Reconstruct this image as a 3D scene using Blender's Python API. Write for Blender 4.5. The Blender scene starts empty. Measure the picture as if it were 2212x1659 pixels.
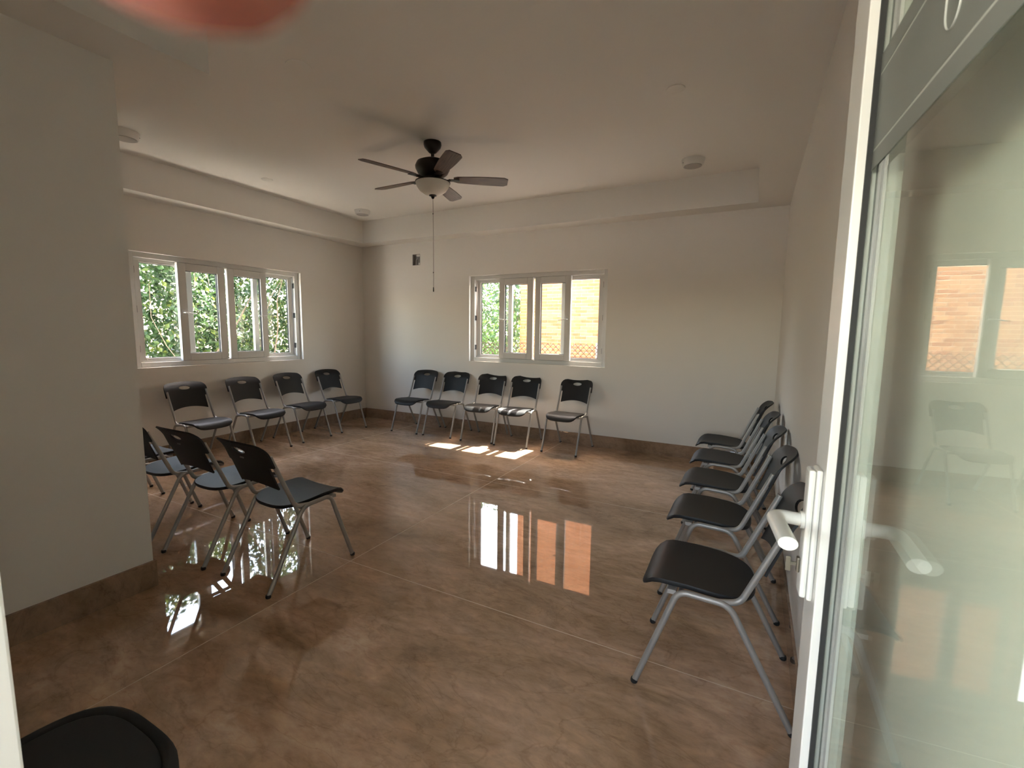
import bpy, bmesh, math, random
from mathutils import Vector, Matrix
random.seed(7)
S = bpy.context.scene
C = S.collection
R = math.radians

# ------------------------------------------------------------------ camera
H = 1.457
YAW, PITCH, ROLL, FPX = 0.4822, 0.1146, -0.0126, 990.5
F = Vector((-math.sin(YAW)*math.cos(PITCH), math.cos(YAW)*math.cos(PITCH), -math.sin(PITCH)))
R0 = Vector((math.cos(YAW), math.sin(YAW), 0))
D0 = F.cross(R0)
RT = R0*math.cos(ROLL) + D0*math.sin(ROLL)
DN = D0*math.cos(ROLL) - R0*math.sin(ROLL)
UP = -DN
cam = bpy.data.cameras.new('camera')
cam.sensor_fit = 'HORIZONTAL'; cam.sensor_width = 36.0
cam.lens = FPX/2212*36.0
cam.clip_start = 0.004; cam.clip_end = 200
cam.dof.use_dof = True; cam.dof.focus_distance = 3.6; cam.dof.aperture_fstop = 11.0
co = bpy.data.objects.new('camera', cam); C.objects.link(co)
M = Matrix.Identity(4)
for i in range(3):
    M[i][0] = RT[i]; M[i][1] = UP[i]; M[i][2] = -F[i]
M[2][3] = H
co.matrix_world = M
S.camera = co

# ------------------------------------------------------------------ world, sun, exposure
W = bpy.data.worlds.new('world'); S.world = W; W.use_nodes = True
wn = W.node_tree.nodes; wl = W.node_tree.links
bg = wn['Background']
sky = wn.new('ShaderNodeTexSky')
sky.sky_type = 'NISHITA'; sky.sun_disc = False
sky.sun_elevation = R(60); sky.sun_rotation = R(-2); sky.air_density = 1.0; sky.dust_density = 2.0
wb_ = wn.new('ShaderNodeMix'); wb_.data_type = 'RGBA'; wb_.blend_type = 'MULTIPLY'; wb_.inputs['Factor'].default_value = 1
wb_.inputs['B'].default_value = (1.20, 1.0, .81, 1)          # camera white balance for daylight shade
wl.new(sky.outputs['Color'], wb_.inputs['A']); wl.new(wb_.outputs['Result'], bg.inputs['Color'])
bg.inputs['Strength'].default_value = 1.1
sd = bpy.data.lights.new('sun', 'SUN'); sd.energy = 13.0; sd.angle = R(0.55); sd.color = (1.0, .95, .87)
so = bpy.data.objects.new('sun', sd); C.objects.link(so)
so.rotation_euler = Vector((-.03, -.56, -1.0)).to_track_quat('-Z', 'Y').to_euler()
so.location = (-2, 10, 12)
S.view_settings.view_transform = 'Standard'; S.view_settings.look = 'None'
S.view_settings.gamma = 1.0; S.view_settings.use_curve_mapping = False
S.view_settings.exposure = 2.53
S.cycles.max_bounces = 7; S.cycles.transparent_max_bounces = 10; S.cycles.sample_clamp_indirect = 8

# room dimensions
XL, XR, YB = -5.70, 0.24, 5.609
ZS, ZC = 2.770, 3.098
XST, YST = -2.918, 1.24
YN = 0.10
HB = 0.15
WZ0, WZ1 = 1.02, 2.232
WBX0, WBX1 = -3.645, -1.632
WLY0, WLY1 = 2.421, 4.434

def portal(name, loc, rot, sx, sy):
    l = bpy.data.lights.new(name, 'AREA'); l.shape = 'RECTANGLE'; l.size = sx; l.size_y = sy
    l.cycles.is_portal = True
    o = bpy.data.objects.new(name, l); C.objects.link(o); o.location = loc; o.rotation_euler = rot
portal('window_portal', ((WBX0+WBX1)/2, YB+.22, 1.63), (R(-90), 0, 0), 2.0, 1.2)
portal('window_portal', (XL-.22, (WLY0+WLY1)/2, 1.63), (R(-90), 0, R(90)), 2.0, 1.2)
portal('door_portal', (-.24, -.12, 1.06), (R(90), 0, 0), .9, 2.1)

# ------------------------------------------------------------------ materials
def mat(name, col, rough=.5, metal=0.0, spec=.5, **kw):
    m = bpy.data.materials.new(name); m.use_nodes = True
    b = m.node_tree.nodes['Principled BSDF']
    b.inputs['Base Color'].default_value = (*col, 1)
    b.inputs['Roughness'].default_value = rough
    b.inputs['Metallic'].default_value = metal
    b.inputs['Specular IOR Level'].default_value = spec
    for k, v in kw.items():
        b.inputs[k.replace('_', ' ')].default_value = v
    return m
def nt(m):
    t = m.node_tree; return t, t.nodes, t.links, t.nodes['Principled BSDF']
def noise_bump(m, scale, strength, dist=.002, detail=4):
    t, n, l, b = nt(m)
    tc = n.new('ShaderNodeTexCoord'); no = n.new('ShaderNodeTexNoise'); bu = n.new('ShaderNodeBump')
    no.inputs['Scale'].default_value = scale; no.inputs['Detail'].default_value = detail
    bu.inputs['Strength'].default_value = strength; bu.inputs['Distance'].default_value = dist
    l.new(tc.outputs['Object'], no.inputs['Vector']); l.new(no.outputs['Fac'], bu.inputs['Height'])
    l.new(bu.outputs['Normal'], b.inputs['Normal'])
    return m
def ramp(n, stops):
    r = n.new('ShaderNodeValToRGB'); e = r.color_ramp.elements
    while len(e) < len(stops): e.new(.5)
    for x, (p, c) in zip(e, stops): x.position = p; x.color = (*c, 1)
    return r

m_wall = noise_bump(mat('painted_plaster', (.80, .765, .71), .85, spec=.25), 60, .15, .001)
m_ceil = noise_bump(mat('ceiling_paint', (.80, .77, .72), .9, spec=.2), 60, .15, .001)
m_white = mat('white_pvc', (.64, .63, .595), .3)
m_gasket = mat('black_rubber', (.012, .012, .012), .7)
m_screw = mat('dark_steel', (.07, .07, .07), .4, .8)
m_plastic = noise_bump(mat('black_plastic', (.016, .016, .0165), .5, spec=.28), 220, .12, .0006)
m_metal = mat('grey_painted_steel', (.36, .35, .33), .46, .45)
m_foot = mat('black_rubber_cap', (.01, .01, .01), .6)
m_grey = mat('grey_plastic', (.16, .16, .16), .5)
m_bronze = mat('dark_bronze', (.022, .017, .014), .38, .6)
m_bowl = mat('frosted_glass_bowl', (.72, .69, .62), .35, Subsurface_Weight=.0)
m_lampw = mat('white_ceramic', (.74, .72, .68), .4)
m_lampg = mat('lamp_underside', (.42, .39, .36), .6)
m_chain = mat('brass_chain', (.20, .17, .13), .4, .7)
m_key = mat('dull_key', (.16, .14, .11), .45, .8)
m_boxin = mat('bare_mortar', (.33, .31, .29), .95)
m_conduit = mat('grey_conduit', (.55, .54, .52), .6)
m_fabric = noise_bump(mat('charcoal_cloth', (.035, .034, .036), .9, spec=.2), 400, .5, .001)
m_ground = noise_bump(mat('pale_paving', (.50, .47, .42), .9), 8, .4, .01)
m_wire = mat('rusty_wire', (.045, .018, .010), .8, .0)
m_post = mat('galvanised_post', (.35, .35, .35), .5, .7)
m_mortar = noise_bump(mat('pale_mortar', (.62, .50, .36), .95), 40, .5, .004)
m_bark = noise_bump(mat('bark', (.12, .085, .06), .9), 30, .8, .01)
m_outer = mat('outside_render', (.5, .46, .40), .9)

# blade: dull brown wood
m_blade = mat('brown_wood_blade', (.13, .085, .065), .45)
t, n, l, b = nt(m_blade)
tc = n.new('ShaderNodeTexCoord'); mp = n.new('ShaderNodeMapping'); no = n.new('ShaderNodeTexNoise')
mp.inputs['Scale'].default_value = (3, 60, 3); no.inputs['Scale'].default_value = 2; no.inputs['Detail'].default_value = 6
r = ramp(n, [(.35, (.085, .055, .043)), (.65, (.17, .115, .09))])
l.new(tc.outputs['Object'], mp.inputs['Vector']); l.new(mp.outputs['Vector'], no.inputs['Vector'])
l.new(no.outputs['Fac'], r.inputs['Fac']); l.new(r.outputs['Color'], b.inputs['Base Color'])

# polished brown stone
def stone(name, dark=1.0):
    m = mat(name, (.2, .13, .09), .07)
    t, n, l, b = nt(m)
    b.inputs['Coat Weight'].default_value = .3; b.inputs['Coat Roughness'].default_value = .03
    b.inputs['Specular IOR Level'].default_value = .55
    geo = n.new('ShaderNodeNewGeometry')
    mp = n.new('ShaderNodeMapping'); mp.inputs['Rotation'].default_value = (0, 0, R(28)); mp.inputs['Scale'].default_value = (.75, 1.6, 1)
    l.new(geo.outputs['Position'], mp.inputs['Vector'])
    def no(scale, detail, rough, dist=0.0, src=mp.outputs['Vector']):
        x = n.new('ShaderNodeTexNoise'); x.inputs['Scale'].default_value = scale; x.inputs['Detail'].default_value = detail
        x.inputs['Roughness'].default_value = rough; x.inputs['Distortion'].default_value = dist
        l.new(src, x.inputs['Vector']); return x
    a = no(1.15, 9, .62, .9); c2 = no(4.5, 8, .68, 1.4); c3 = no(16, 6, .7, .6)
    d = dark
    r1 = ramp(n, [(.28, (.24*d, .148*d, .087*d)), (.45, (.40*d, .265*d, .164*d)), (.6, (.52*d, .35*d, .238*d)), (.78, (.68*d, .51*d, .37*d))])
    l.new(a.outputs['Fac'], r1.inputs['Fac'])
    r2 = ramp(n, [(.3, (.42, .40, .36)), (.5, (.5, .5, .5)), (.72, (.62, .60, .57))])
    l.new(c2.outputs['Fac'], r2.inputs['Fac'])
    r3 = ramp(n, [(.32, (.38, .37, .36)), (.5, (.5, .5, .5)), (.7, (.58, .57, .56))])
    l.new(c3.outputs['Fac'], r3.inputs['Fac'])
    def mix(bt, f, A, B):
        x = n.new('ShaderNodeMix'); x.data_type = 'RGBA'; x.blend_type = bt; x.inputs['Factor'].default_value = f
        l.new(A, x.inputs['A']); l.new(B, x.inputs['B']); return x.outputs['Result']
    o = mix('OVERLAY', .95, r1.outputs['Color'], r2.outputs['Color'])
    o = mix('OVERLAY', .8, o, r3.outputs['Color'])
    # thin dark veins
    v = n.new('ShaderNodeTexNoise'); v.inputs['Scale'].default_value = 1.7; v.inputs['Detail'].default_value = 7; v.inputs['Distortion'].default_value = 2.6
    l.new(mp.outputs['Vector'], v.inputs['Vector'])
    rv = ramp(n, [(.485, (1, 1, 1)), (.5, (.62, .56, .50)), (.515, (1, 1, 1))])
    l.new(v.outputs['Fac'], rv.inputs['Fac'])
    o = mix('MULTIPLY', .4, o, rv.outputs['Color'])
    l.new(o, b.inputs['Base Color'])
    rr = ramp(n, [(.3, (.012, .012, .012)), (.7, (.03, .03, .03))]); l.new(c2.outputs['Fac'], rr.inputs['Fac'])
    l.new(rr.outputs['Color'], b.inputs['Roughness'])
    return m
m_stone = stone('polished_brown_stone')
m_base = stone('polished_brown_baseboard', .66)
m_grout = mat('tan_grout', (.68, .54, .40), .8)

def glass(name, tint, ior=1.5):
    m = bpy.data.materials.new(name); m.use_nodes = True
    n = m.node_tree.nodes; l = m.node_tree.links; n.clear()
    o = n.new('ShaderNodeOutputMaterial'); mx = n.new('ShaderNodeMixShader'); tr = n.new('ShaderNodeBsdfTransparent')
    gl = n.new('ShaderNodeBsdfGlossy'); fr = n.new('ShaderNodeFresnel')
    ge = n.new('ShaderNodeNewGeometry'); mi = n.new('ShaderNodeMix')      # same reflectance from either side of the pane
    mi.inputs[2].default_value = ior; mi.inputs[3].default_value = 1/ior
    l.new(ge.outputs['Backfacing'], mi.inputs[0]); l.new(mi.outputs[0], fr.inputs['IOR'])
    gl.inputs['Roughness'].default_value = 0.0
    tr.inputs['Color'].default_value = (*tint, 1)
    l.new(fr.outputs['Fac'], mx.inputs['Fac']); l.new(tr.outputs['BSDF'], mx.inputs[1]); l.new(gl.outputs['BSDF'], mx.inputs[2])
    l.new(mx.outputs['Shader'], o.inputs['Surface'])
    return m
m_glass = glass('window_glass', (.97, .985, .975), 1.35)
m_dglass = glass('door_glass', (.93, .97, .94), 1.5)
# translucent vinyl band on the door
m_vinyl = bpy.data.materials.new('grey_vinyl_film'); m_vinyl.use_nodes = True
n = m_vinyl.node_tree.nodes; l = m_vinyl.node_tree.links; b = n['Principled BSDF']
b.inputs['Base Color'].default_value = (.17, .18, .165, 1); b.inputs['Roughness'].default_value = .45
tr = n.new('ShaderNodeBsdfTransparent'); mx = n.new('ShaderNodeMixShader'); mx.inputs['Fac'].default_value = .86
l.new(tr.outputs['BSDF'], mx.inputs[1]); l.new(b.outputs['BSDF'], mx.inputs[2]); l.new(mx.outputs['Shader'], n['Material Output'].inputs['Surface'])
m_letter = mat('pale_vinyl_line', (.36, .37, .34), .5)

def leafmat(name, cols):
    m = mat(name, (.1, .2, .05), .38, spec=.45)
    t, n, l, b = nt(m)
    g = n.new('ShaderNodeNewGeometry'); r = ramp(n, cols)
    l.new(g.outputs['Random Per Island'], r.inputs['Fac']); l.new(r.outputs['Color'], b.inputs['Base Color'])
    tl = n.new('ShaderNodeBsdfTranslucent'); mx = n.new('ShaderNodeMixShader'); mx.inputs['Fac'].default_value = .3
    l.new(r.outputs['Color'], tl.inputs['Color'])
    l.new(b.outputs['BSDF'], mx.inputs[1]); l.new(tl.outputs['BSDF'], mx.inputs[2])
    l.new(mx.outputs['Shader'], n['Material Output'].inputs['Surface'])
    return m
m_leaf = leafmat('hedge_leaf', [(0, (.014, .034, .012)), (.4, (.030, .066, .019)), (.8, (.054, .105, .028)), (1, (.13, .165, .03))])
m_leaf2 = leafmat('shrub_leaf', [(0, (.018, .045, .011)), (.5, (.045, .10, .02)), (1, (.09, .16, .034))])

def brickmat(name, cols):
    m = mat(name, (.5, .2, .1), .9, spec=.2)
    t, n, l, b = nt(m)
    oi = n.new('ShaderNodeObjectInfo'); r = ramp(n, cols)
    g = n.new('ShaderNodeNewGeometry'); no = n.new('ShaderNodeTexNoise'); no.inputs['Scale'].default_value = 14; no.inputs['Detail'].default_value = 5
    l.new(g.outputs['Position'], no.inputs['Vector'])
    l.new(no.outputs['Fac'], r.inputs['Fac']); l.new(r.outputs['Color'], b.inputs['Base Color'])
    bu = n.new('ShaderNodeBump'); bu.inputs['Strength'].default_value = .5; bu.inputs['Distance'].default_value = .004
    l.new(no.outputs['Fac'], bu.inputs['Height']); l.new(bu.outputs['Normal'], b.inputs['Normal'])
    return m
m_bricks = [brickmat('orange_brick', [(.3, (.31, .112, .040)), (.7, (.41, .17, .068))]),
            brickmat('red_brick', [(.3, (.27, .088, .034)), (.7, (.37, .138, .058))]),
            brickmat('pale_brick', [(.3, (.36, .148, .058)), (.7, (.45, .21, .092))])]

# ------------------------------------------------------------------ helpers
def link(name, me, m, parent=None):
    o = bpy.data.objects.new(name, me); C.objects.link(o)
    if m is not None and not me.materials: me.materials.append(m)
    if parent is not None: o.parent = parent
    return o
def finish(bm, name, m, parent=None, smooth=None):
    bmesh.ops.recalc_face_normals(bm, faces=bm.faces)
    if smooth is not None:
        ang = R(smooth)
        for f in bm.faces: f.smooth = True
        for e in bm.edges:
            if len(e.link_faces) == 2: e.smooth = e.calc_face_angle(0) < ang
    me = bpy.data.meshes.new(name); bm.to_mesh(me); bm.free()
    return link(name, me, m, parent)
def box(bm, a, b, bev=0.0):
    ret = bmesh.ops.create_cube(bm, size=1)
    vs = ret['verts']
    for v in vs:
        v.co = Vector([a[i] + (v.co[i]+.5)*(b[i]-a[i]) for i in range(3)])
    if bev:
        es = list({e for v in vs for e in v.link_edges})
        bmesh.ops.bevel(bm, geom=es, offset=bev, segments=2, affect='EDGES', profile=.6)
def obox(name, a, b, m, parent=None, bev=0.0):
    bm = bmesh.new(); box(bm, a, b, bev); return finish(bm, name, m, parent)
def fillet(pts, rads, seg=6):
    out = [Vector(pts[0])]
    for i in range(1, len(pts)-1):
        p0, p, p1 = Vector(pts[i-1]), Vector(pts[i]), Vector(pts[i+1])
        rd = rads[i-1] if isinstance(rads, (list, tuple)) else rads
        a = (p0-p).normalized(); c = (p1-p).normalized()
        ang = a.angle(c)
        d = min(rd/math.tan(ang/2), (p0-p).length*.49, (p1-p).length*.49)
        A, B = p+a*d, p+c*d
        for k in range(seg+1):
            s = k/seg
            out.append((A*(1-s)+p*s)*(1-s) + (p*(1-s)+B*s)*s)
    out.append(Vector(pts[-1])); return out
def tube(bm, pts, ra, rb=None, n=10, cap=True, radii=None):
    pts = [Vector(p) for p in pts]; rb = rb or ra
    rings = []; prev = None
    for i, p in enumerate(pts):
        tg = (pts[min(i+1, len(pts)-1)] - pts[max(i-1, 0)]).normalized()
        if prev is None:
            ref = Vector((1, 0, 0)) if abs(tg.x) < .9 else Vector((0, 0, 1))
            u = (ref - tg*ref.dot(tg)).normalized()
        else:
            u = (prev - tg*prev.dot(tg)).normalized()
        prev = u; v = tg.cross(u)
        k = radii[i] if radii else 1.0
        rings.append([bm.verts.new(p + u*math.cos(2*math.pi*j/n)*ra*k + v*math.sin(2*math.pi*j/n)*rb*k) for j in range(n)])
    for a, b in zip(rings, rings[1:]):
        for j in range(n): bm.faces.new((a[j], a[(j+1) % n], b[(j+1) % n], b[j]))
    if cap:
        bm.faces.new(rings[0][::-1]); bm.faces.new(rings[-1])
def otube(name, pts, ra, m, parent=None, rb=None, n=10, radii=None):
    bm = bmesh.new(); tube(bm, pts, ra, rb, n, radii=radii); return finish(bm, name, m, parent, 50)
def lathe(name, prof, m, parent=None, n=32, at=(0, 0, 0)):
    bm = bmesh.new(); rings = []
    for r_, z in prof:
        if r_ < 1e-6: rings.append([bm.verts.new((at[0], at[1], at[2]+z))])
        else: rings.append([bm.verts.new((at[0]+r_*math.cos(2*math.pi*j/n), at[1]+r_*math.sin(2*math.pi*j/n), at[2]+z)) for j in range(n)])
    for a, b in zip(rings, rings[1:]):
        for j in range(n):
            k = (j+1) % n
            q = [a[j % len(a)], a[k % len(a)], b[k % len(b)], b[j % len(b)]]
            q2 = []
            for x in q:
                if x not in q2: q2.append(x)
            if len(q2) > 2: bm.faces.new(q2)
    return finish(bm, name, m, parent, 35)
def empty(name, loc=(0, 0, 0), rz=0):
    o = bpy.data.objects.new(name, None); C.objects.link(o); o.location = loc; o.rotation_euler = (0, 0, rz)
    o.empty_display_size = .1; return o
def tag(o, label, cat, group=None):
    o['label'] = label; o['category'] = cat
    if group: o['group'] = group
    return o
def struct(o, label=None):
    o['kind'] = 'structure'
    if label: o['label'] = label
    return o
def copy_tree(o, parent=None):
    c = o.copy(); C.objects.link(c); c.parent = parent
    for ch in list(o.children): copy_tree(ch, c)
    return c
def panel_grid(name, us, vs, holes, frame, th, m):
    """flat wall with rectangular holes; frame(u, v, w) -> xyz, w = depth outwards"""
    bm = bmesh.new(); cache = {}
    def V(u, v, w):
        k = (round(u, 4), round(v, 4), w)
        if k not in cache: cache[k] = bm.verts.new(frame(u, v, w))
        return cache[k]
    def solid(i, j):
        if not (0 <= i < len(us)-1 and 0 <= j < len(vs)-1): return False
        cu, cv = (us[i]+us[i+1])/2, (vs[j]+vs[j+1])/2
        return not any(h[0] < cu < h[1] and h[2] < cv < h[3] for h in holes)
    for i in range(len(us)-1):
        for j in range(len(vs)-1):
            if not solid(i, j): continue
            a, b, c, d = us[i], us[i+1], vs[j], vs[j+1]
            bm.faces.new((V(a, c, 0), V(b, c, 0), V(b, d, 0), V(a, d, 0)))
            bm.faces.new((V(a, c, th), V(a, d, th), V(b, d, th), V(b, c, th)))
            for (di, dj, p, q) in ((-1, 0, (a, c), (a, d)), (1, 0, (b, c), (b, d)), (0, -1, (a, c), (b, c)), (0, 1, (a, d), (b, d))):
                if not solid(i+di, j+dj):
                    bm.faces.new((V(*p, 0), V(*q, 0), V(*q, th), V(*p, th)))
    return struct(finish(bm, name, m))

# ------------------------------------------------------------------ the room shell
TH = .20
OB = (-4.665, -4.525, 2.432, 2.592)          # open electrical box in the back wall
us = sorted([XL-TH, WBX0, WBX1, XR+TH, OB[0], OB[1]]); vs = sorted([-.1, WZ0, WZ1, OB[2], OB[3], ZC+.02])
wb = panel_grid('wall_back', us, vs, [(WBX0, WBX1, WZ0, WZ1), OB], lambda u, v, w: (u, YB+w, v), TH, m_wall)
wb['label'] = 'off-white plastered back wall holding the brick-view window'
us = [YST-.15, WLY0, WLY1, YB]
wlft = panel_grid('wall_left', us, [-.1, WZ0, WZ1, ZC+.02], [(WLY0, WLY1, WZ0, WZ1)], lambda u, v, w: (XL-w, u, v), TH, m_wall)
struct(obox('wall_right', (XR, YN-.2, -.1), (XR+TH, YB, ZC+.02), m_wall))
struct(obox('wall_front', (XL, YST-.15, -.1), (XST-.15, YST, ZC+.02), m_wall))
struct(obox('wall_entry', (XST-.15, YN, -.1), (XST, YST, ZC+.02), m_wall))
JX = -.68; DZ = 2.16
wd = panel_grid('wall_door', [XST-.15, JX-.05, XR], [-.1, DZ+.05, ZC+.02], [(JX-.05, XR, -.2, DZ+.05)], lambda u, v, w: (u, YN-w, v), TH, m_wall)
fl_ = struct(obox('floor', (XL-TH, YN-.2, -.14), (XR+TH, YB+TH, -.0007), m_grout))
fl_['label'] = 'polished brown stone floor of large slabs with thin pale joints'
J = .0027
xs = [XL, -4.564, -2.170, XR]; ys = [YN-.2, .202, 1.970, 3.738, YB]
k = 0
for i in range(3):
    for j in range(4):
        a = (xs[i]+J*(i > 0), ys[j]+J*(j > 0)); c = (xs[i+1]-J*(i < 2), ys[j+1]-J*(j < 3))
        if c[0] < XST and c[1] < YST+.2 and j < 1: continue
        bm = bmesh.new(); box(bm, (a[0], a[1], -.012), (c[0], c[1], 0), .0006)
        finish(bm, 'floor_slab', m_stone, fl_)
ce = struct(obox('ceiling', (XL-TH, YN-.2, ZC), (XR+TH, YB+TH, ZC+.15), m_ceil))
ce['label'] = 'off-white ceiling with a recessed middle and lower border'
XLs, YBs, XRs = -5.424, 5.352, -.0477
ncx, ncy = -2.61, 1.53
for a, c in (((XL, YST, ZS), (XLs, YB, ZC)), ((XLs, YBs, ZS), (XRs, YB, ZC)), ((XRs, YN, ZS), (XR, YB, ZC)),
             ((XLs, YST, ZS), (XST, ncy, ZC)), ((XST, YN, ZS), (ncx, ncy, ZC)), ((ncx, YN, ZS), (XRs, YN+.29, ZC))):
    obox('soffit', a, c, m_ceil, ce)
BT = .011
def bb(name, a, c): return struct(obox(name, (a[0], a[1], 0.0), (c[0], c[1], HB), m_base, None, .0015))
bb('baseboard_back', (XL+BT, YB-BT), (XR-BT, YB))
bb('baseboard_left', (XL, YST+BT), (XL+BT, YB))
bb('baseboard_right', (XR-BT, YN+.02), (XR, YB))
bb('baseboard_front', (XL+BT, YST), (XST+BT+.004, YST+BT))
bb('baseboard_entry', (XST, YN), (XST+BT+.004, YST))
bb('baseboard_door', (XST+BT+.004, YN), (JX-.05, YN+BT))
# white frame lining the doorway
bm = bmesh.new()
box(bm, (JX-.06, YN-.10, 0), (JX, .1545, DZ+.05), .003)
box(bm, (JX, YN-.10, DZ), (XR-.001, YN-.02, DZ+.05), .003)
struct(finish(bm, 'trim_1', m_white, None), 'white door frame jamb at the left edge')

# open electrical box
eb = empty('wall_box', ((OB[0]+OB[1])/2, YB, (OB[2]+OB[3])/2))
tag(eb, 'square open electrical box hole high on the back wall', 'electrical box')
w2, h2 = (OB[1]-OB[0])/2, (OB[3]-OB[2])/2
bm = bmesh.new()
box(bm, (-w2, .055, -h2), (w2, .06, h2))
for s_ in (-1, 1):
    box(bm, (s_*w2-.002, -.001, -h2), (s_*w2+.002, .06, h2)); box(bm, (-w2, -.001, s_*h2-.002), (w2, .06, s_*h2+.002))
finish(bm, 'box_body', m_boxin, eb)
obox('cover_tab', (.0, .004, .048), (w2-.003, .03, h2-.003), m_lampw, eb, .002)
obox('cover_tab', (.034, .006, -h2+.004), (w2-.003, .03, -h2+.034), m_lampw, eb, .002)
otube('conduit', fillet([(-.03, .03, -h2), (-.03, .035, .0), (-.01, .055, .03)], .02), .008, m_conduit, eb)

# ------------------------------------------------------------------ windows
def make_window(name, loc, rz, label):
    w = empty(name, loc, rz); struct(w, label)
    L, HH = WBX1-WBX0, WZ1-WZ0
    def rect(bm, u0, u1, v0, v1, fw, w0, w1, bev=.003, fb=None):
        fb = fb or fw
        box(bm, (u0, w0, v0), (u0+fw, w1, v1), bev); box(bm, (u1-fw, w0, v0), (u1, w1, v1), bev)
        box(bm, (u0+fw, w0, v0), (u1-fw, w1, v0+fb), bev); box(bm, (u0+fw, w0, v1-fb), (u1-fw, w1, v1), bev)
    bm = bmesh.new(); rect(bm, .001, L-.001, .001, HH-.001, .060, .052, .16, .004, .052); finish(bm, 'window_frame', m_white, w)
    bm = bmesh.new(); box(bm, (.055, .096, .053), (L-.055, .104, .075), .001); box(bm, (.055, .096, HH-.075), (L-.055, .104, HH-.053), .001)
    finish(bm, 'track', m_white, w)
    def sash(u0, u1, v0, v1, fs, fb, w0, w1, nm):
        bm = bmesh.new(); rect(bm, u0, u1, v0, v1, fs, w0, w1, .005, fb)
        s = finish(bm, nm, m_white, w)
        bm = bmesh.new(); g = .005
        rect(bm, u0+fs, u1-fs, v0+fb, v1-fb, g, w0+.012, w1-.008, 0)
        finish(bm, 'glazing_seal', m_gasket, s)
        obox('pane', (u0+fs-.004, (w0+w1)/2-.002, v0+fb-.004), (u1-fs+.004, (w0+w1)/2+.002, v1-fb+.004), m_glass, s)
        return s
    s2 = sash(.466, .985, .056, 1.156, .086, .084, .046, .094, 'sash')
    s3 = sash(1.017, 1.524, .056, 1.156, .080, .084, .046, .094, 'sash')
    sash(.070, .640, .066, 1.146, .062, .032, .106, .146, 'outer_panel')
    sash(L-.640, L-.070, .066, 1.146, .062, .032, .106, .146, 'outer_panel')
    for s, u, d in ((s2, .505, 1), (s3, 1.486, -1)):
        h = obox('handle', (u-.014, .036, .565), (u+.014, .046, .635), m_white, s, .003)
        otube('lever', fillet([(u, .040, .6), (u, .006, .6), (u+d*.115, .004, .588)], .012), .0085, m_white, s, .0065)
    for u in (.0625, L-.0625):
        for v in (.20, .62, 1.03):
            bm = bmesh.new(); box(bm, (u-.004, .060, v-.035), (u+.004, .098, v+.035), .001)
            finish(bm, 'hinge', m_screw, w)
    return w
make_window('window_1', (XL, WLY0, WZ0), R(90), 'white framed four-bay window showing a leafy hedge')
make_window('window_2', (WBX0, YB, WZ0), 0, 'white framed four-bay window showing orange brick wall')

# ------------------------------------------------------------------ glass door
TD = R(3.0)
door = empty('door_1', (0, 0, 0), TD)          # local x = distance from camera side, local y = along leaf
struct(door, 'white framed glass door standing open at the right')
G0, A0, A1 = .16, .02, .936
SE = .085
bm = bmesh.new()
for y0, y1 in ((A0, A0+SE), (A1-SE, A1)): box(bm, (G0, y0, .012), (G0+.058, y1, 2.13), .002)
finish(bm, 'stile', m_white, door)
for z0, z1 in ((.012, .13), (2.045, 2.13)):
    obox('rail', (G0, A0+SE, z0), (G0+.058, A1-SE, z1), m_white, door, .002)
bm = bmesh.new()
for x0, x1 in ((G0+.0125, G0+.0195), (G0+.0265, G0+.034)):
    for y0, y1 in ((A0+SE, A0+SE+.006), (A1-SE-.006, A1-SE)): box(bm, (x0, y0, .13), (x1, y1, 2.045))
    for z0, z1 in ((.13, .136), (2.039, 2.045)): box(bm, (x0, A0+SE, z0), (x1, A1-SE, z1))
finish(bm, 'gasket', m_gasket, door)
gp = obox('pane', (G0+.020, A0+SE-.004, .126), (G0+.026, A1-SE+.004, 2.049), m_dglass, door)
fx = G0+.0195
for z0, z1 in ((1.693, 1.7185), (1.7225, 1.8205), (1.8245, 1.850)):
    obox('vinyl_band', (fx-.0006, A0+SE+.004, z0), (fx, A1-SE-.004, z1), m_vinyl, gp)
for z0 in (1.7189, 1.8209): obox('pinstripe', (fx-.0004, A0+SE+.004, z0), (fx, A1-SE-.004, z0+.0032), m_letter, gp)
# outlined letter shapes within the band
for cy in (.30, .44, .60):
    pts = []
    for kk in range(25):
        a = math.pi*kk/24
        pts.append((fx-.0012, cy+.018*math.cos(a), 1.772-.024*math.sin(a)))
    pts = [(fx-.0012, cy+.018, 1.80)] + pts + [(fx-.0012, cy-.018, 1.80)]
    otube('letter_outline', pts, .0011, m_letter, gp, .0005, 6)
ez0, ez1, ea = 1.012, 1.238, .888
esc = obox('escutcheon', (G0-.009, ea-.020, ez0), (G0, ea+.020, ez1), m_white, door, .004)
obox('escutcheon_cover', (G0-.019, ea-.017, ez0+.002), (G0-.009, ea+.017, ez1-.002), m_white, esc, .004)
lv = [(G0-.019, ea-.004, 1.146), (G0-.064, ea-.004, 1.148), (G0-.056, ea-.128, 1.150)]
lp = fillet(lv, .022, 8)
bm = bmesh.new(); tube(bm, lp, .0105, .0135, 16); finish(bm, 'lever', m_white, esc, 50)
lathe_m = lathe('rosette', [(.0, 0), (.0145, 0), (.0145, .006), (.0, .006)], m_white, esc, 20)
lathe_m.location = (G0-.025, ea-.004, 1.146); lathe_m.rotation_euler = (0, R(90), 0)
kc = obox('lock_cylinder', (G0-.024, ea-.006, 1.052), (G0-.019, ea+.006, 1.078), m_key, esc, .002)
bm = bmesh.new(); box(bm, (G0-.034, ea-.001, 1.062), (G0-.024, ea+.001, 1.068)); box(bm, (G0-.040, ea-.0012, 1.050), (G0-.032, ea+.0012, 1.076), .001)
finish(bm, 'key', m_key, esc)
bm = bmesh.new()
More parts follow.
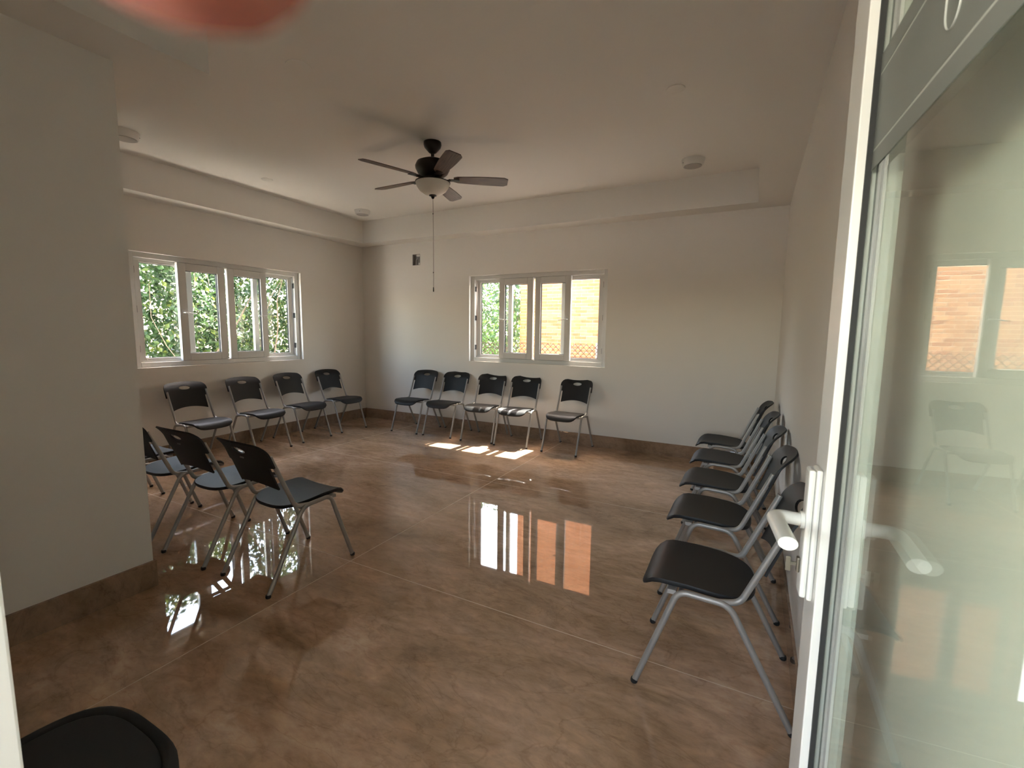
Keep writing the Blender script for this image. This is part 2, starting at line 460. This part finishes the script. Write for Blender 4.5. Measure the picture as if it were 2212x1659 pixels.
for z in (.3, 1.05, 1.85):
    tube(bm, [(G0+.03, A0-.008, z-.05), (G0+.03, A0-.008, z+.05)], .009, n=12)
finish(bm, 'hinge', m_white, door, 50)

# ------------------------------------------------------------------ ceiling fan
FX, FY = -2.614, 3.428
fan = empty('ceiling_fan', (FX, FY, ZC))
tag(fan, 'dark bronze ceiling fan with five brown blades and a glass bowl', 'ceiling fan')
lathe('canopy', [(0, 0), (.076, 0), (.078, -.022), (.070, -.045), (.034, -.085), (.022, -.092), (0, -.092)], m_bronze, fan)
lathe('down_rod', [(0, -.085), (.014, -.085), (.014, -.16), (0, -.16)], m_bronze, fan, 16)
lathe('motor_housing', [(0, -.135), (.025, -.138), (.085, -.148), (.138, -.172), (.153, -.205), (.150, -.225), (.130, -.262), (.095, -.288), (.072, -.298), (.070, -.322), (0, -.322)], m_bronze, fan, 40)
lathe('light_fitter', [(0, -.318), (.066, -.320), (.075, -.331), (.155, -.336), (.155, -.342), (0, -.342)], m_bronze, fan, 40)
lathe('glass_bowl', [(.150, -.339), (.150, -.348), (.140, -.375), (.118, -.408), (.080, -.435), (.040, -.447), (0, -.449)], m_bowl, fan, 40)
lathe('finial', [(0, -.444), (.032, -.446), (.034, -.452), (.016, -.460), (.012, -.472), (.006, -.478), (0, -.479)], m_bronze, fan, 24)
pc = otube('pull_chain', [(0, 0, -.478), (.003, 0, -.8), (.002, 0, -1.255)], .0019, m_chain, fan, n=6)
lathe('chain_pull', [(0, -1.25), (.004, -1.252), (.0055, -1.29), (0, -1.294)], m_bronze, pc, 12)
lathe('chain_joint', [(0, -1.115), (.004, -1.117), (.004, -1.125), (0, -1.127)], m_bronze, pc, 10)
lathe('chain_joint', [(0, -.6), (.004, -.602), (.004, -.61), (0, -.612)], m_bronze, pc, 10)
bm = bmesh.new()
nn = 14; top = []; r0, r1 = .185, .668
outl = []
for k in range(nn+1):
    s = k/nn; x = r0+(r1-r0)*s
    hw = .045+.022*math.sin(min(1, s*1.3)*math.pi/2)
    if s < .06: hw *= .72+4.6*s
    if s > .93: hw *= math.sqrt(max(0, 1-((s-.93)/.075)**2))*.5+.5
    outl.append((x, hw))
pit = R(-12)
def bl(x, y, z): return (x, y*math.cos(pit), -.306+z+y*math.sin(pit))
for zz in (.0035, -.0035):
    top.append([[bm.verts.new(bl(x, s_*hw, zz)) for s_ in (-1, 0, 1)] for x, hw in outl])
for g in top:
    for a, b in zip(g, g[1:]):
        for i in (0, 1): bm.faces.new((a[i], a[i+1], b[i+1], b[i]))
for i in range(nn):
    for s_ in (0, 2): bm.faces.new((top[0][i][s_], top[0][i+1][s_], top[1][i+1][s_], top[1][i][s_]))
for i in (0, nn):
    for s_ in (0, 1): bm.faces.new((top[0][i][s_], top[0][i][s_+1], top[1][i][s_+1], top[1][i][s_]))
b0 = finish(bm, 'blade', m_blade, fan)
bm = bmesh.new()
box(bm, (.055, -.016, -.322), (.16, .016, -.312), .003); box(bm, (.14, -.03, -.316), (.235, .03, -.311), .003)
i0 = finish(bm, 'blade_iron', m_bronze, b0, 40)
for k in range(5):
    a = R(34+72*k)
    if k == 0: b0.rotation_euler = (0, 0, a); continue
    c = copy_tree(b0, fan); c.rotation_euler = (0, 0, a)

# ------------------------------------------------------------------ ceiling fittings
def lampfit(x, y, label, rz):
    o = empty('ceiling_lamp_holder', (x, y, ZC), rz)
    tag(o, label, 'lamp holder', 'round white lamp holders on the ceiling')
    lathe('holder_body', [(0, 0), (.105, 0), (.104, -.012), (.094, -.050), (.086, -.060), (.083, -.056), (0, -.056)], m_lampw, o, 36)
    lathe('holder_socket', [(0, -.055), (.080, -.0555), (.078, -.062), (.03, -.064), (0, -.060)], m_lampg, o, 32)
    for a in (0, math.pi):
        lathe('screw', [(0, -.03), (.004, -.03), (.004, -.036), (0, -.037)], m_screw, o, 8, (.0985*math.cos(a), .0985*math.sin(a), 0))
lampfit(-4.84, 2.10, 'round white lamp holder on ceiling beside the near wall edge', 1)
lampfit(-4.93, 4.87, 'round white lamp holder in the far ceiling corner left of the fan', 2)
lampfit(-.62, 4.84, 'round white lamp holder on ceiling right of the fan', .6)
def cover(x, y, label, r_):
    o = lathe('ceiling_cover', [(0, 0), (r_, 0), (r_*.98, -.004), (r_*.9, -.006), (0, -.007)], m_ceil, None, 32)
    o.location = (x, y, ZC); tag(o, label, 'cover plate', 'round blank cover plates on the ceiling')
cover(-2.648, 2.107, 'round blank ceiling cover plate nearest the camera, left of the fan', .075)
cover(-4.906, 3.439, 'small round blank ceiling cover plate above the hedge window', .06)
cover(-.575, 3.433, 'small round blank ceiling cover plate at the right of the ceiling', .06)

# ------------------------------------------------------------------ chairs
def shell_seat():
    bm = bmesh.new()
    N, RG = 56, 8
    def outline(a):
        cx, sy = math.cos(a), math.sin(a)
        ex = 6.5 if sy < 0 else 3.1
        r_ = (abs(cx)**ex + abs(sy)**ex)**(-1/ex)
        x = cx*r_*.198
        y = sy*r_*(.205 if sy < 0 else .218) - .078
        return x, y
    def zz(x, y):
        fz = .4635
        t_ = (-.205-y)/.078
        if t_ > 0: fz -= .046*t_**2.1
        if y > -.1: fz -= .016*min(1, (y+.1)/.22)
        fz += .010*(x/.2)**2 - .005
        return fz
    rings = []
    for kf in range(1, RG+1):
        f = kf/RG
        rings.append([])
        for j in range(N):
            x, y = outline(2*math.pi*j/N); x, y = x*f, (y+.078)*f-.078
            rings[-1].append((x, y, zz(x, y)))
    top = [[bm.verts.new(p) for p in r_] for r_ in rings]
    ctop = bm.verts.new((0, -.078, zz(0, -.078)))
    TH_ = .019
    x_mid = []
    for j in range(N):
        x, y, z = rings[-1][j]
        x_mid.append(bm.verts.new((x*1.018, (y+.078)*1.018-.078, z-TH_*.5)))
    bot = [[bm.verts.new((p[0], p[1], p[2]-TH_)) for p in r_] for r_ in rings]
    cbot = bm.verts.new((0, -.078, zz(0, -.078)-TH_))
    for g, c in ((top, ctop), (bot, cbot)):
        for j in range(N): bm.faces.new((c, g[0][j], g[0][(j+1) % N]))
        for a, b in zip(g, g[1:]):
            for j in range(N): bm.faces.new((a[j], a[(j+1) % N], b[(j+1) % N], b[j]))
    for a, b in ((top[-1], x_mid), (x_mid, bot[-1])):
        for j in range(N): bm.faces.new((a[j], a[(j+1) % N], b[(j+1) % N], b[j]))
    return bm
def yline(z): return .157 + (z-.593)*.379
def shell_back():
    bm = bmesh.new()
    NX, NF = 36, 26
    ho = (.0, .795, .058, .021)
    fs = sorted([k/NF for k in range(NF+1)] + [.5485, .5515])
    rows = []
    for f in fs:
        row = []
        for i in range(NX+1):
            s = -1+2*i/NX
            hw = .1775 if f < .55 else .2135
            x = s*hw
            zt = .857 - .020*abs(s)**2.2 - (.020*max(0, (abs(s)-.86)/.14)**2); zb = .594-.030*s*s
            z = zb+(zt-zb)*f
            if f >= .55:   # round the upper corners
                q = max(0, (f-.86)/.14); x *= 1-.035*q*q
            y = yline(z)+.004+.030*(1-(x/.2135)**2)
            if z > .765: y += 4.6*(z-.765)**2
            row.append(bm.verts.new((x, y, z)))
        rows.append(row)
    for a, b in zip(rows, rows[1:]):
        for i in range(NX): bm.faces.new((a[i], a[i+1], b[i+1], b[i]))
    def ins(p): return ((p.x-ho[0])/ho[2])**2+((p.z-ho[1])/ho[3])**2 < 1
    rm = [f for f in bm.faces if ins(f.calc_center_median())]
    hv = {v for f in rm for v in f.verts}
    bmesh.ops.delete(bm, geom=rm, context='FACES')
    for v in hv:
        if v.is_valid and v.link_faces:
            dx, dz = (v.co.x-ho[0])/ho[2], (v.co.z-ho[1])/ho[3]
            k = math.hypot(dx, dz)
            nx, nz = ho[0]+dx/k*ho[2], ho[1]+dz/k*ho[3]
            y = yline(nz)+.004+.030*(1-(nx/.2135)**2)
            if nz > .765: y += 4.6*(nz-.765)**2
            v.co = Vector((nx, y, nz))
    bmesh.ops.delete(bm, geom=[v for v in bm.verts if not v.link_faces], context='VERTS')
    bmesh.ops.recalc_face_normals(bm, faces=bm.faces)
    bmesh.ops.solidify(bm, geom=list(bm.faces), thickness=.010)
    return bm
def make_chair():
    t = empty('stacking_chair')
    seat = finish(shell_seat(), 'seat', m_plastic, t, 45)
    back = finish(shell_back(), 'backrest', m_plastic, t, 40)
    obox('rear_slot', (-.016, yline(.745)+.044, .741), (.016, yline(.745)+.0475, .749), m_grey, back)
    for s in (-1, 1):
        x = s*.2235
        p = fillet([(x, -.285, .006), (x*1.0, -.132, .447), (x*1.0, .052, .440), (x, .285, .006)], [.055, .075], 8)
        sf = otube('side_frame', p, .0115, m_metal, t, .0125, 12)
        for q, yy in ((p[0], -.285), (p[-1], .285)):
            o = lathe('foot_cap', [(0, 0), (.0125, 0), (.0145, .004), (.0145, .012), (.0128, .018), (0, .018)], m_foot, sf, 14, (x, yy, 0))
        xa, xb = sorted((s*.150, s*.2235)); obox('bracket', (xa, -.172, .428), (xb, -.140, .446), m_metal, t)
        xi = s*.1975
        up = fillet([(x-s*.004, .012, .440), (xi, .088, .447), (xi, yline(.765), .765)], .05, 6)
        otube('upright', up, .0105, m_metal, t, .0125, 12)
    otube('crossbar', [(-.2235, -.125, .432), (.2235, -.125, .432)], .009, m_metal, t)
    otube('crossbar', [(-.2235, .045, .425), (.2235, .045, .425)], .009, m_metal, t)
    return t
chair = make_chair()
GRP = 'black stacking chairs with grey steel frames'
k94 = .94
def front(fx_, fy_, deg):                      # front-foot midpoint (survey units) -> centre of the feet
    a = R(deg); d = .285
    return (fx_*k94 - math.sin(a)*d, fy_*k94 + math.cos(a)*d)
P = []
for (fx_, fy_, dg, lab) in (
    (-4.616, 5.296, 1.5, 'black stacking chair nearest the room corner in the row under the brick-view window'),
    (-4.025, 5.322, 3.0, 'second black stacking chair from the corner under the brick-view window'),
    (-3.358, 5.348, 6.5, 'middle black stacking chair of the five under the brick-view window'),
    (-2.8175, 5.342, 4.5, 'fourth black stacking chair along the back wall, its front leg in the sun patch'),
    (-2.1145, 5.334, -2.0, 'black stacking chair standing apart at the right end of the back wall row')):
    x, y = front(fx_, fy_, dg); P.append((x, min(y, 5.305), dg, lab))
for (x, y, dg, lab) in (
    (-5.34, 4.745, 88.5, 'black stacking chair nearest the corner in the row under the hedge window'),
    (-5.315, 4.075, 91.5, 'second black stacking chair from the corner under the hedge window'),
    (-5.275, 3.431, 91, 'third black stacking chair from the corner under the hedge window'),
    (-5.255, 2.770, 90.5, 'black stacking chair under the hedge window farthest from the corner'),
    (-2.456, 1.761, 177.5, 'black stacking chair seen from behind, largest and nearest in the left group'),
    (-3.083, 1.752, 180, 'black stacking chair seen from behind, second from the right in its row'),
    (-3.694, 1.732, 180, 'black stacking chair seen from behind, half hidden by the near wall edge'),
    (-4.277, 1.742, 180, 'black stacking chair whose legs and seat tip show past the near wall edge'),
    (-5.03, 1.790, 180, 'black stacking chair almost wholly hidden behind the near wall, one foot showing'),
    (-.073, 2.045, -89, 'nearest black stacking chair in the right wall row, behind the door handle'),
    (-.092, 2.770, -90, 'second nearest black stacking chair in the right wall row'),
    (-.110, 3.400, -90, 'middle black stacking chair of the five along the right wall'),
    (-.118, 4.040, -90, 'fourth black stacking chair along the right wall'),
    (-.140, 4.690, -90, 'farthest black stacking chair along the right wall')):
    P.append((x, y, dg, lab))
for i, (x, y, dg, lab) in enumerate(P):
    o = chair if i == 0 else copy_tree(chair)
    o.location = (x, y, 0); o.rotation_euler = (0, 0, R(dg)); tag(o, lab, 'chair', GRP)

# ------------------------------------------------------------------ padded stool by the door jamb
st = empty('padded_stool', (-1.262, .318, 0))
tag(st, 'charcoal padded stool top with a grooved rim in the lower left corner', 'stool')
def pad(name, z0, z1, gx, gy, m, parent, rnd=.02):
    bm = bmesh.new(); N = 48; rings = []
    for (f, z) in ((0.0, z1), (.5, z1), (.80, z1-.002), (.84, z1-.006), (.862, z1-.022), (.885, z1-.006), (.92, z1-.002), (.96, z1-rnd*.35), (1.0, z1-rnd*1.4), (1.0, z0+.01), (.97, z0), (0.0, z0)):
        rg = []
        for j in range(N):
            a = 2*math.pi*j/N; c, s_ = math.cos(a), math.sin(a); r_ = (abs(c)**3+abs(s_)**3)**(-1/3)
            rg.append((gx*r_*c*f, gy*r_*s_*f, z))
        rings.append([bm.verts.new(p) for p in rg] if f else [bm.verts.new((0, 0, z))])
    for a, b in zip(rings, rings[1:]):
        for j in range(N):
            k = (j+1) % N
            q = []
            for v in (a[j % len(a)], a[k % len(a)], b[k % len(b)], b[j % len(b)]):
                if v not in q: q.append(v)
            bm.faces.new(q)
    return finish(bm, name, m, parent, 60)
pad('cushion', .425, .487, .226, .194, m_fabric, st, .014)
obox('seat_frame', (-.17, -.14, .405), (.17, .14, .426), m_screw, st)
for sx in (-1, 1):
    for sy in (-1, 1):
        otube('leg', [(sx*.15, sy*.12, .42), (sx*.17, sy*.14, .0)], .013, m_screw, st)

# ------------------------------------------------------------------ outdoors
gd = struct(obox('ground', (-30, -30, -.40), (30, 40, -.15), m_ground))
gd['label'] = 'pale ground outside the house'
struct(obox('light_block_roof', (-3.8, -3.6, 2.45), (2.4, YN-.2, 2.6), m_outer), 'unseen roof slab added to cut sky light at the door')  # unseen slab, added to hold skylight back from the doorway
struct(obox('light_block_wall', (-3.8, -3.15, -.15), (2.4, -3.0, 1.45), m_outer), 'unseen low wall added to cut daylight through the door')  # added out of view; its height meters the daylight through the doorway
struct(obox('light_block_end', (2.4, -3.6, -.15), (2.55, YN-.2, 2.6), m_outer), 'unseen end wall added to keep side light off the jamb')  # added out of view to shut off light from the right
struct(obox('light_block_side', (XR+TH, YN-.2, -.15), (2.55, YN, 2.6), m_outer), 'unseen wall added to close a light gap beside the door')  # added filler, stops light leaking in past the house end
# brick house behind the back window
BY = 9.0
bh = empty('brick_house', (-2.0, BY, -.15)); tag(bh, 'orange brick house wall with pale mortar seen through the back window', 'house')
BX0 = -4.53
bm = bmesh.new()
q = [(BX0+.006+2.0, 0), (5.0, 0), (5.0, 7.15), (0.02, 7.15), (BX0+.006+2.0, 8.42)]
fr_ = [bm.verts.new((x, .012, z)) for x, z in q]; bk_ = [bm.verts.new((x, .24, z)) for x, z in q]
bm.faces.new(fr_); bm.faces.new(bk_[::-1])
for i in range(5): bm.faces.new((fr_[i], fr_[(i+1) % 5], bk_[(i+1) % 5], bk_[i]))
finish(bm, 'mortar_wall', m_mortar, bh)
obox('sun_block', (.02, .25, 6.5), (5.0, 4.0, 9.6), m_outer, bh)  # unseen block added to stop the sun at the rightmost pane
PW, PH = .252, .0665; BL, BH = .2385, .0545
def brick_mesh():
    bm = bmesh.new(); box(bm, (0, 0, 0), (BL, .03, BH), 0)
    for v in bm.verts: v.co += Vector([random.uniform(-.0015, .0015) for _ in range(3)])
    bmesh.ops.recalc_face_normals(bm, faces=bm.faces)
    me = bpy.data.meshes.new('brick'); bm.to_mesh(me); bm.free(); return me
bms = []
for mm in m_bricks:
    for _ in range(2):
        me = brick_mesh(); me.materials.append(mm); bms.append(me)
half = bpy.data.meshes.new('brick_half'); bm = bmesh.new(); box(bm, (0, 0, 0), (BL/2-.006, .03, BH)); bm.to_mesh(half); bm.free(); half.materials.append(m_bricks[0])
rest = bmesh.new(); cnt = 0
for j in range(70):
    z = j*PH
    x = BX0+2.0 - (0 if j % 2 else 0)
    i = 0
    while x < 2.2:
        hb_ = (j % 2 and i == 0)
        wz = z-.15
        jit = random.uniform(-.003, .003)
        if .98 < wz < 2.52 and x < .35 and cnt < 300:
            me = half if hb_ else random.choice(bms)
            o = link('brick', me, None, bh); o.location = (x, jit-.0, z); cnt += 1
        else:
            box(rest, (x, jit, z), (x+(BL/2-.006 if hb_ else BL), .03, z+BH))
        x += PW/2 if hb_ else PW; i += 1
ro = finish(rest, 'brickwork', m_bricks[1], bh); ro['kind'] = 'stuff'
# chain-link fence
fe = empty('chain_link_fence', (-3.0, 6.75, -.15)); tag(fe, 'low rusty chain-link fence in front of the brick wall', 'fence')
bm = bmesh.new(); dg = .092; zt = 1.42
def wire(bm, a, b, r_=.0042):
    a, b = Vector(a), Vector(b); tube(bm, [a, b], r_, n=4, cap=False)
nx = 62; nz = int(zt/dg)
for i in range(-nz, nx+1):
    for s_ in (1, -1):
        pts = []
        for kz in range(nz*2+1):
            x = -2.2+(i + (kz/2 if s_ > 0 else nz-kz/2))*dg
            pts.append((x, .002*s_*(1 if kz % 2 else -1), zt-nz*dg+kz*dg/2))
        pts = [p for p in pts if -2.3 < p[0] < 3.4]
        for a, b in zip(pts, pts[1:]): wire(bm, a, b)
cl = finish(bm, 'wire_mesh', m_wire, fe); cl['kind'] = 'stuff'
for x in (-2.3, .9, 3.4): otube('post', [(x, .02, 0), (x, .02, zt+.02)], .02, m_post, fe)

def leaves(name, n_, boxf, size, m, parent):
    """boxf() -> (point, outward normal)"""
    verts = []; faces = []
    for _ in range(n_):
        p, nr = boxf()
        nr = (nr + Vector([random.gauss(0, .55) for _ in range(3)])).normalized()
        tdir = Vector([random.gauss(0, 1) for _ in range(3)]) + Vector((0, 0, -.5))
        tdir = (tdir - nr*tdir.dot(nr)).normalized(); sd_ = nr.cross(tdir)
        L = size*random.uniform(.7, 1.35); w = L*random.uniform(.22, .30)
        b = len(verts)
        verts += [p-tdir*L*.5, p+sd_*w-tdir*L*.05+nr*L*.07, p+tdir*L*.5-nr*L*.08, p-sd_*w-tdir*L*.05+nr*L*.07, p+nr*.0]
        faces += [(b, b+1, b+4), (b+1, b+2, b+4), (b+2, b+3, b+4), (b+3, b, b+4)]
    me = bpy.data.meshes.new(name); me.from_pydata([tuple(v) for v in verts], [], faces); me.update()
    o = link(name, me, m, parent); o['kind'] = 'stuff'; return o
def stems(name, base_fn, n_, h, spread, parent, r_=.012):
    for _ in range(n_):
        b = base_fn(); p = [Vector(b)]
        d = Vector((random.uniform(-spread, spread), random.uniform(-spread, spread), 1)).normalized()
        for k in range(6):
            d = (d + Vector((random.gauss(0, .22), random.gauss(0, .22), .12))).normalized(); p.append(p[-1]+d*h/6)
        otube(name, p, r_*random.uniform(.6, 1.3), m_bark, parent, n=6, radii=[1, .9, .8, .7, .6, .5, .3])
# hedge outside the left window
hx = -7.35
he = empty('hedge', (hx, 4.6, -.15)); tag(he, 'tall leafy hedge growing outside the left window', 'hedge')
def hf():
    y = random.uniform(-2.3, 4.2); z = random.uniform(0, 1)**.9*(2.95+.35*math.sin(y*2.1)+.2*math.sin(y*5.3))
    d = abs(random.gauss(0, .42)); bulge = .16*math.sin(y*3.1+z*2.3)+.12*math.sin(z*4.1-y*1.7)
    return Vector((.25-d+bulge, y, z)), Vector((.75, .15, .45))
leaves('foliage', 44000, hf, .088, m_leaf, he)
stems('stem', lambda: (random.uniform(-.2, .25), random.uniform(-2.6, 3.0), 0), 26, 2.7, .35, he)
# shrub beyond the back window, left of the brick house
sh = empty('shrub', (-5.68, 8.35, -.15)); tag(sh, 'bright green shrub beside the brick house corner', 'shrub')
def sf_():
    a = random.uniform(0, 2*math.pi); c = random.uniform(-1, 1); rr = random.uniform(.55, 1)**.5
    p = Vector((math.sqrt(1-c*c)*math.cos(a), math.sqrt(1-c*c)*math.sin(a), c))
    q = Vector((p.x*1.0*rr, p.y*.75*rr, 1.45+p.z*1.4*rr)) 
    return q, Vector((p.x, p.y-.3, p.z+.4))
leaves('foliage', 7000, sf_, .085, m_leaf2, sh)
stems('stem', lambda: (random.uniform(-.3, .3), random.uniform(-.2, .2), 0), 10, 2.3, .4, sh)
tr_ = empty('tree', (-6.4, 11.5, -.15)); tag(tr_, 'dark green tree farther behind the shrub', 'tree')
def tf_():
    a = random.uniform(0, 2*math.pi); c = random.uniform(-1, 1); rr = random.uniform(.3, 1)**.5
    p = Vector((math.sqrt(1-c*c)*math.cos(a), math.sqrt(1-c*c)*math.sin(a), c))
    return Vector((p.x*2.0*rr, p.y*1.6*rr, 2.0+p.z*1.95*rr)), Vector((p.x, p.y-.2, p.z+.2))
leaves('crown', 9000, tf_, .13, m_leaf, tr_)
stems('trunk', lambda: (0, 0, 0), 3, 3.2, .3, tr_, .05)

# ------------------------------------------------------------------ the photographer's hand at the lens
m_skin = mat('skin', (.20, .060, .038), .5, spec=.3)
nt(m_skin)[3].inputs['Subsurface Weight'].default_value = .35
nt(m_skin)[3].inputs['Subsurface Radius'].default_value = (.008, .003, .0015)
nt(m_skin)[3].inputs['Subsurface Scale'].default_value = 1.0
OR = Vector((0, 0, H))
def cp(r_, u_, f_): return OR + RT*r_ + UP*u_ + F*f_
def px(x, y, f_): return cp((x-1106)/FPX*f_, (829.5-y)/FPX*f_, f_)
hand_v, hand_e, hand_r = [], [], []
def hv_(p, r_, parent=None):
    hand_v.append(p); hand_r.append(r_)
    if parent is not None: hand_e.append((parent, len(hand_v)-1))
    return len(hand_v)-1
wr = hv_(cp(-.115, -.075, -.085), .026)
pa = hv_(cp(-.098, -.030, -.070), .030, wr)
pb = hv_(cp(-.088, .010, -.052), .027, pa)
fo = hv_(cp(-.150, -.190, -.170), .034, wr); fo2 = hv_(cp(-.185, -.300, -.250), .041, fo)
# index finger reaching over the lens
i1 = hv_(cp(-.074, .036, -.026), .0115, pb)
i2 = hv_(cp(-.056, .048, .004), .0100, i1)
i3 = hv_(px(-40, -520, .0290), .0092, i2)
i4 = hv_(px(180, -375, .0270), .0088, i3)
i5 = hv_(px(430, -270, .0245), .0082, i4)
i6 = hv_(px(590, -275, .0235), .0066, i5)
# three curled fingers and the thumb behind the lens
for k_, (dr, du) in enumerate(((-.006, -.018), (-.012, -.042), (-.018, -.064))):
    a_ = hv_(cp(-.080+dr, .012+du, -.030), .0105, pb if k_ == 0 else pa)
    b_ = hv_(cp(-.060+dr, .014+du, -.018), .0095, a_)
    c_ = hv_(cp(-.042+dr, .012+du, -.026), .0085, b_)
    hv_(cp(-.034+dr, .009+du, -.040), .0075, c_)
t1 = hv_(cp(-.076, -.020, -.092), .0125, pa); t2 = hv_(cp(-.050, -.006, -.094), .0105, t1); hv_(cp(-.028, .004, -.084), .0085, t2)
me = bpy.data.meshes.new('hand'); me.from_pydata([tuple(v) for v in hand_v], hand_e, []); me.update()
hd = link('person', me, m_skin)
tag(hd, "person's blurred fingertip held over the top left of the lens", 'person')
sk = hd.modifiers.new('skin', 'SKIN')
for i, r_ in enumerate(hand_r): me.skin_vertices[0].data[i].radius = (r_, r_)
me.skin_vertices[0].data[0].use_root = True
ss = hd.modifiers.new('subsurf', 'SUBSURF'); ss.levels = 2; ss.render_levels = 2
for p in me.polygons: p.use_smooth = True
sk.use_smooth_shade = True

# the unseen phone that takes the picture, added to shade the fingertip
m_phone = mat('dark_phone_glass', (.02, .02, .022), .25)
ph = bpy.data.objects.new('smartphone', None); C.objects.link(ph); ph.matrix_world = M
tag(ph, 'unseen dark smartphone behind the lens, added to shade the fingertip', 'phone')
obox('phone_body', (-.016, -.060, .0035), (.134, .016, .0115), m_phone, ph, .002)
obox('phone_screen', (-.013, -.057, .0115), (.131, .013, .0119), m_gasket, ph)
